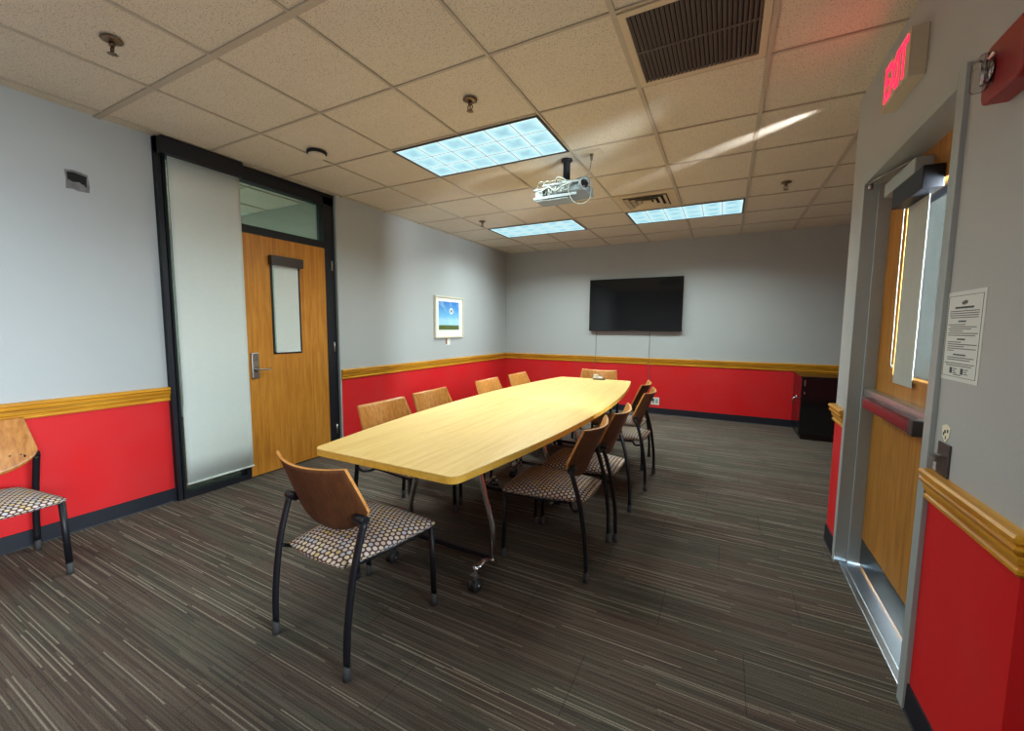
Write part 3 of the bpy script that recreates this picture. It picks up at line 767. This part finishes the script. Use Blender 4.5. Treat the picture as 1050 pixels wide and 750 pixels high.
# ------------------------------------------------------------------ chairs
def make_chair(label):
    c = thing('conference_chair', label, 'chair', group='wood backed chairs with dotted seats')
    # rear legs
    for s_ in (-1, 1):
        bm = bmesh.new()
        tube(bm, [(s_*.232, -.250, .055), (s_*.235, -.243, .20), (s_*.239, -.218, .38), (s_*.241, -.188, .50), (s_*.242, -.160, .588)], .0125, 12, smooth=4, flat=1.25)
        lg = obj('leg', bm, M['black'], c)
        bm = bmesh.new(); lathe(bm, [(.0155, 0), (.016, .02), (.0145, .062)], (s_*.232, -.250, 0), 12); obj('foot_sleeve', bm, M['rubber'], lg)
        bm = bmesh.new(); lathe(bm, [(.018, -.010), (.018, .052)], (0,0,0), 14, 'x')
        for v in bm.verts:
            v.co = Vector((s_*(.249-v.co.x-.006), v.co.y-.160, v.co.z+.592))
        obj('back_bracket', bm, M['black'], lg)
        bm = bmesh.new(); tube(bm, [(s_*.232, -.212, .385), (s_*.222, -.175, .368), (s_*.18, -.145, .366), (s_*.14, -.12, .384)], .009, 8, smooth=4); obj('seat_bracket', bm, M['black'], lg)
        # front legs
        bm = bmesh.new(); tube(bm, [(s_*.228, .246, .055), (s_*.222, .238, .395)], .0125, 12, flat=1.2)
        tube(bm, [(s_*.222, .238, .388), (s_*.205, .10, .386), (s_*.172, -.12, .386)], .0105, 8)
        lg = obj('leg', bm, M['black'], c)
        bm = bmesh.new(); lathe(bm, [(.0155, 0), (.016, .02), (.0145, .062)], (s_*.228, .246, 0), 12); obj('foot_sleeve', bm, M['rubber'], lg)
    bm = bmesh.new(); tube(bm, [(-.205, .10, .386), (.205, .10, .386)], .010, 8); tube(bm, [(-.172, -.12, .386), (.172, -.12, .386)], .010, 8)
    obj('seat_frame', bm, M['black'], c)
    # seat cushion
    bm = bmesh.new(); NX, NY = 16, 16
    def outline(u, v):     # u,v in -1..1 -> superellipse-ish trapezoid
        k = 1-.035*(u**4)*(v**4)
        y = .020+.240*v*k+(.014*(1-u*u) if v > 0 else -.012*(1-u*u))*abs(v)
        hwd = .214+.034*v
        return hwd*u*k, y
    top = {}; bot = {}
    for i in range(NX+1):
        for j in range(NY+1):
            u = -1+2*i/NX; v = -1+2*j/NY; x, y = outline(u, v)
            e = (1-abs(u)**5)*(1-abs(v)**5)
            dome = .010+.022*(1-u**4)*(1-v**4)
            zt = .412+dome*(e**.5)+.010*(1-v)*.5*0
            top[i,j] = bm.verts.new((x, y, zt)); bot[i,j] = bm.verts.new((x*.97, .028+(y-.028)*.97, .396))
    for i in range(NX):
        for j in range(NY):
            bm.faces.new((top[i,j], top[i+1,j], top[i+1,j+1], top[i,j+1])).smooth = True
            bm.faces.new((bot[i,j], bot[i,j+1], bot[i+1,j+1], bot[i+1,j]))
    per = [(i,0) for i in range(NX)]+[(NX,j) for j in range(NY)]+[(i,NY) for i in range(NX,0,-1)]+[(0,j) for j in range(NY,0,-1)]
    for a in range(len(per)):
        p0, p1 = per[a], per[(a+1)%len(per)]
        bm.faces.new((bot[p0], bot[p1], top[p1], top[p0])).smooth = True
    uvl = bm.loops.layers.uv.new('UVMap'); bots = set(bot.values())
    for f in bm.faces:
        for lp in f.loops:
            q = lp.vert.co; e = 1.16 if lp.vert in bots else 1.0
            lp[uvl].uv = (q.x*e, .028+(q.y-.028)*e)
    obj('seat', bm, M['fabric'], c)
    # backrest: bent plywood shell
    bm = bmesh.new(); NU, NV = 24, 14; th = .011
    def hw_(s):            # s 0 bottom .. 1 top
        return .238-.030*max(0, (s-.45)/.55) if s > .45 else .238*(1-((.45-s)/.45)**2.3)**.5 if s < .45 else .238
    F_ = {}; R_ = {}
    for i in range(NU+1):
        for j in range(NV+1):
            u = -1+2*i/NU; s = j/NV
            ztop = .808-.012*(1-u*u); side = .622
            zbot = side-(side-.508)*max(0.0, 1-abs(u)**2.6)**.75
            z = zbot+(ztop-zbot)*s
            q = min(1, max(0, (z-.60)/.20))
            hwd = .247-.028*q
            x = hwd*u
            y = -.152-.38*(z-.60)-.10*max(0,(z-.60))**1.5-.030+.058*u*u
            F_[i,j] = bm.verts.new((x, y, z)); R_[i,j] = bm.verts.new((x, y-th, z-.002))
    for i in range(NU):
        for j in range(NV):
            f = bm.faces.new((F_[i,j], F_[i+1,j], F_[i+1,j+1], F_[i,j+1])); f.smooth = True; f.material_index = 0
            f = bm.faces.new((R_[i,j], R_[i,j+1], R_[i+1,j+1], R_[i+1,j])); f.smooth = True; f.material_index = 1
    per = [(i,0) for i in range(NU)]+[(NU,j) for j in range(NV)]+[(i,NV) for i in range(NU,0,-1)]+[(0,j) for j in range(NV,0,-1)]
    for a in range(len(per)):
        p0, p1 = per[a], per[(a+1)%len(per)]
        f = bm.faces.new((F_[p0], F_[p1], R_[p1], R_[p0])); f.material_index = 2
    bk = obj('backrest', bm, [M['ply'], M['ply_rear_shade'], M['ply_edge']], c)
    for s_ in (-1, 1):
        for dx in (.145, .185):
            yy = -.182-.38*.01+.058*(dx/.247)**2; bm = bmesh.new()
            lathe(bm, [(.006, 0), (.005, .003)], (s_*dx, yy, .606), 8, 'y')
            obj('bolt', bm, M['brass'], bk)
    return c

ch = make_chair('wood backed chair at the near head of the table, its back to camera')
ch.location = (2.205, -1.195, 0); ch.rotation_euler = (0,0,radians(-3))
G = 'wood backed chairs with dotted seats'
for x, y, a, lab in (
    (.325, -1.905, -90, 'lone chair against left red wall, cut off by the left edge, facing the room'),
    (2.790, -.215, 90, 'nearest chair on the right side of the table, seat fully visible beside table leg'),
    (2.825, .272, 91, 'second nearest chair on the right side of the table, right behind the first'),
    (2.850, 1.205, 90, 'third chair along the right side of the table, near the wall outlet'),
    (2.735, 1.700, 91, 'farthest chair on the right side of the table, mostly hidden behind another'),
    (1.700, -.310, -91, 'nearest chair on the left side of table, between door and table corner'),
    (1.670, .265, -90, 'second chair along the left side of table, in front of red wall'),
    (1.700, 1.140, -90, 'third chair along the left side of the table, just past the table seam'),
    (1.720, 1.795, -90, 'farthest chair on left side of the table, nearest the back left corner'),
    (2.235, 2.510, 186, 'chair at the far head of the table below the television')):
    dup(ch, (x, y, 0), radians(a), lab, G)

# ------------------------------------------------------------------ lights
def area(name, loc, rot, sx, sy, power, col, spread=180):
    l = bpy.data.lights.new(name, 'AREA'); l.shape = 'RECTANGLE'; l.size = sx; l.size_y = sy; l.energy = power; l.color = col; l.spread = radians(spread)
    o = bpy.data.objects.new(name, l); COL.objects.link(o); o.location = loc; o.rotation_euler = rot; return o
LC = (.84, 1.0, .98)
for (x_, y_) in lights: area('troffer_lamp', (x_, y_, H-.012), (0,0,0), 1.14, .54, 46, LC, 150)
for (x_, y_) in ((1.2, -2.9), (3.8, -3.2)): area('rear_fill', (x_, y_, H-.012), (0,0,0), 1.14, .54, 20, LC, 150)  # fill lamps added behind the camera, no fixtures modelled there
area('window_daylight', (XA-.03, -2.7, 1.55), (0, radians(80), 0), .8, 2.0, 42, (.76, .90, 1.0), 52)
area('hall_lamp', (-2.2, -1.6, H-.05), (0,0,0), 1.0, 1.0, 70, LC)
area('hall_bounce', (-1.6, -.8, .1), (radians(180), 0, 0), 2.0, 2.0, 30, LC)
area('bounce_fill', (2.2, -3.3, .5), (radians(180), 0, 0), 3.2, 1.6, 11, (1.0, .96, .92))
area('bounce_fill', (2.2, .9, .82), (radians(180), 0, 0), 3.6, 5.4, 11, (1.0, .94, .86))
area('outdoor_daylight', (5.2, YN+.35, 1.6), (radians(90), 0, 0), 1.6, 2.0, 5000, (.85, .95, 1.0))
area('under_door_daylight', (XR+.17, -.08, .022), (0, radians(90), 0), .012, .9, 8.0, (.55, .78, 1.0))
l = bpy.data.lights.new('exit_glow', 'AREA'); l.size = .12; l.size_y = .28; l.shape = 'RECTANGLE'; l.energy = .45; l.color = (1, .05, .06)
o = bpy.data.objects.new('exit_glow', l); COL.objects.link(o); o.location = (XR-.062, -.09, 2.41); o.rotation_euler = (0, radians(90), 0)
l = bpy.data.lights.new('door_daylight_streak', 'SPOT'); l.energy = 42; l.spot_size = radians(66); l.spot_blend = .5; l.shadow_soft_size = .03; l.color = (.95, .97, 1)
o = bpy.data.objects.new('door_daylight_streak', l); COL.objects.link(o); o.location = (4.20, .64, 2.15)
dv = Vector((-1.89, 1.25, 0)).normalized()*cos(radians(40)) + Vector((0, 0, sin(radians(40))))
z_ = -dv; x_ = Vector((0,0,1)).cross(z_).normalized(); y_ = z_.cross(x_)
o.matrix_world = Matrix.Translation(o.location) @ Matrix((x_, y_, z_)).transposed().to_4x4() @ Matrix.Diagonal((.13, 1, 1, 1))

wd = bpy.data.worlds.new('w'); scene.world = wd; wd.use_nodes = True
bg = wd.node_tree.nodes['Background']; bg.inputs[0].default_value = (.72, .88, 1, 1); bg.inputs[1].default_value = 5.0

# ------------------------------------------------------------------ camera
cam = bpy.data.cameras.new('camera'); co = bpy.data.objects.new('camera', cam); COL.objects.link(co); scene.camera = co
yaw, pitch, roll = CAMROT = (-0.4775, -0.0917, 0.0073)
fw = Vector((sin(yaw)*cos(pitch), cos(yaw)*cos(pitch), sin(pitch)))
rt = Vector((cos(yaw), -sin(yaw), 0)); up = rt.cross(fw)
r2 = cos(roll)*rt+sin(roll)*up; u2 = -sin(roll)*rt+cos(roll)*up
Mx = Matrix((r2, u2, -fw)).transposed().to_4x4()
Mx.translation = Vector((3.632, -2.453, 1.332))
co.matrix_world = Mx
cam.sensor_fit = 'HORIZONTAL'; cam.sensor_width = 36; cam.lens = 36*421.74/1050; cam.clip_start = .02; cam.clip_end = 100

scene.view_settings.view_transform = 'Standard'; scene.view_settings.look = 'None'
scene.view_settings.exposure = 0.0; scene.view_settings.gamma = 1.0
scene.cycles.max_bounces = 8; scene.cycles.diffuse_bounces = 5; scene.cycles.sample_clamp_indirect = 4.0; scene.cycles.use_denoising = True
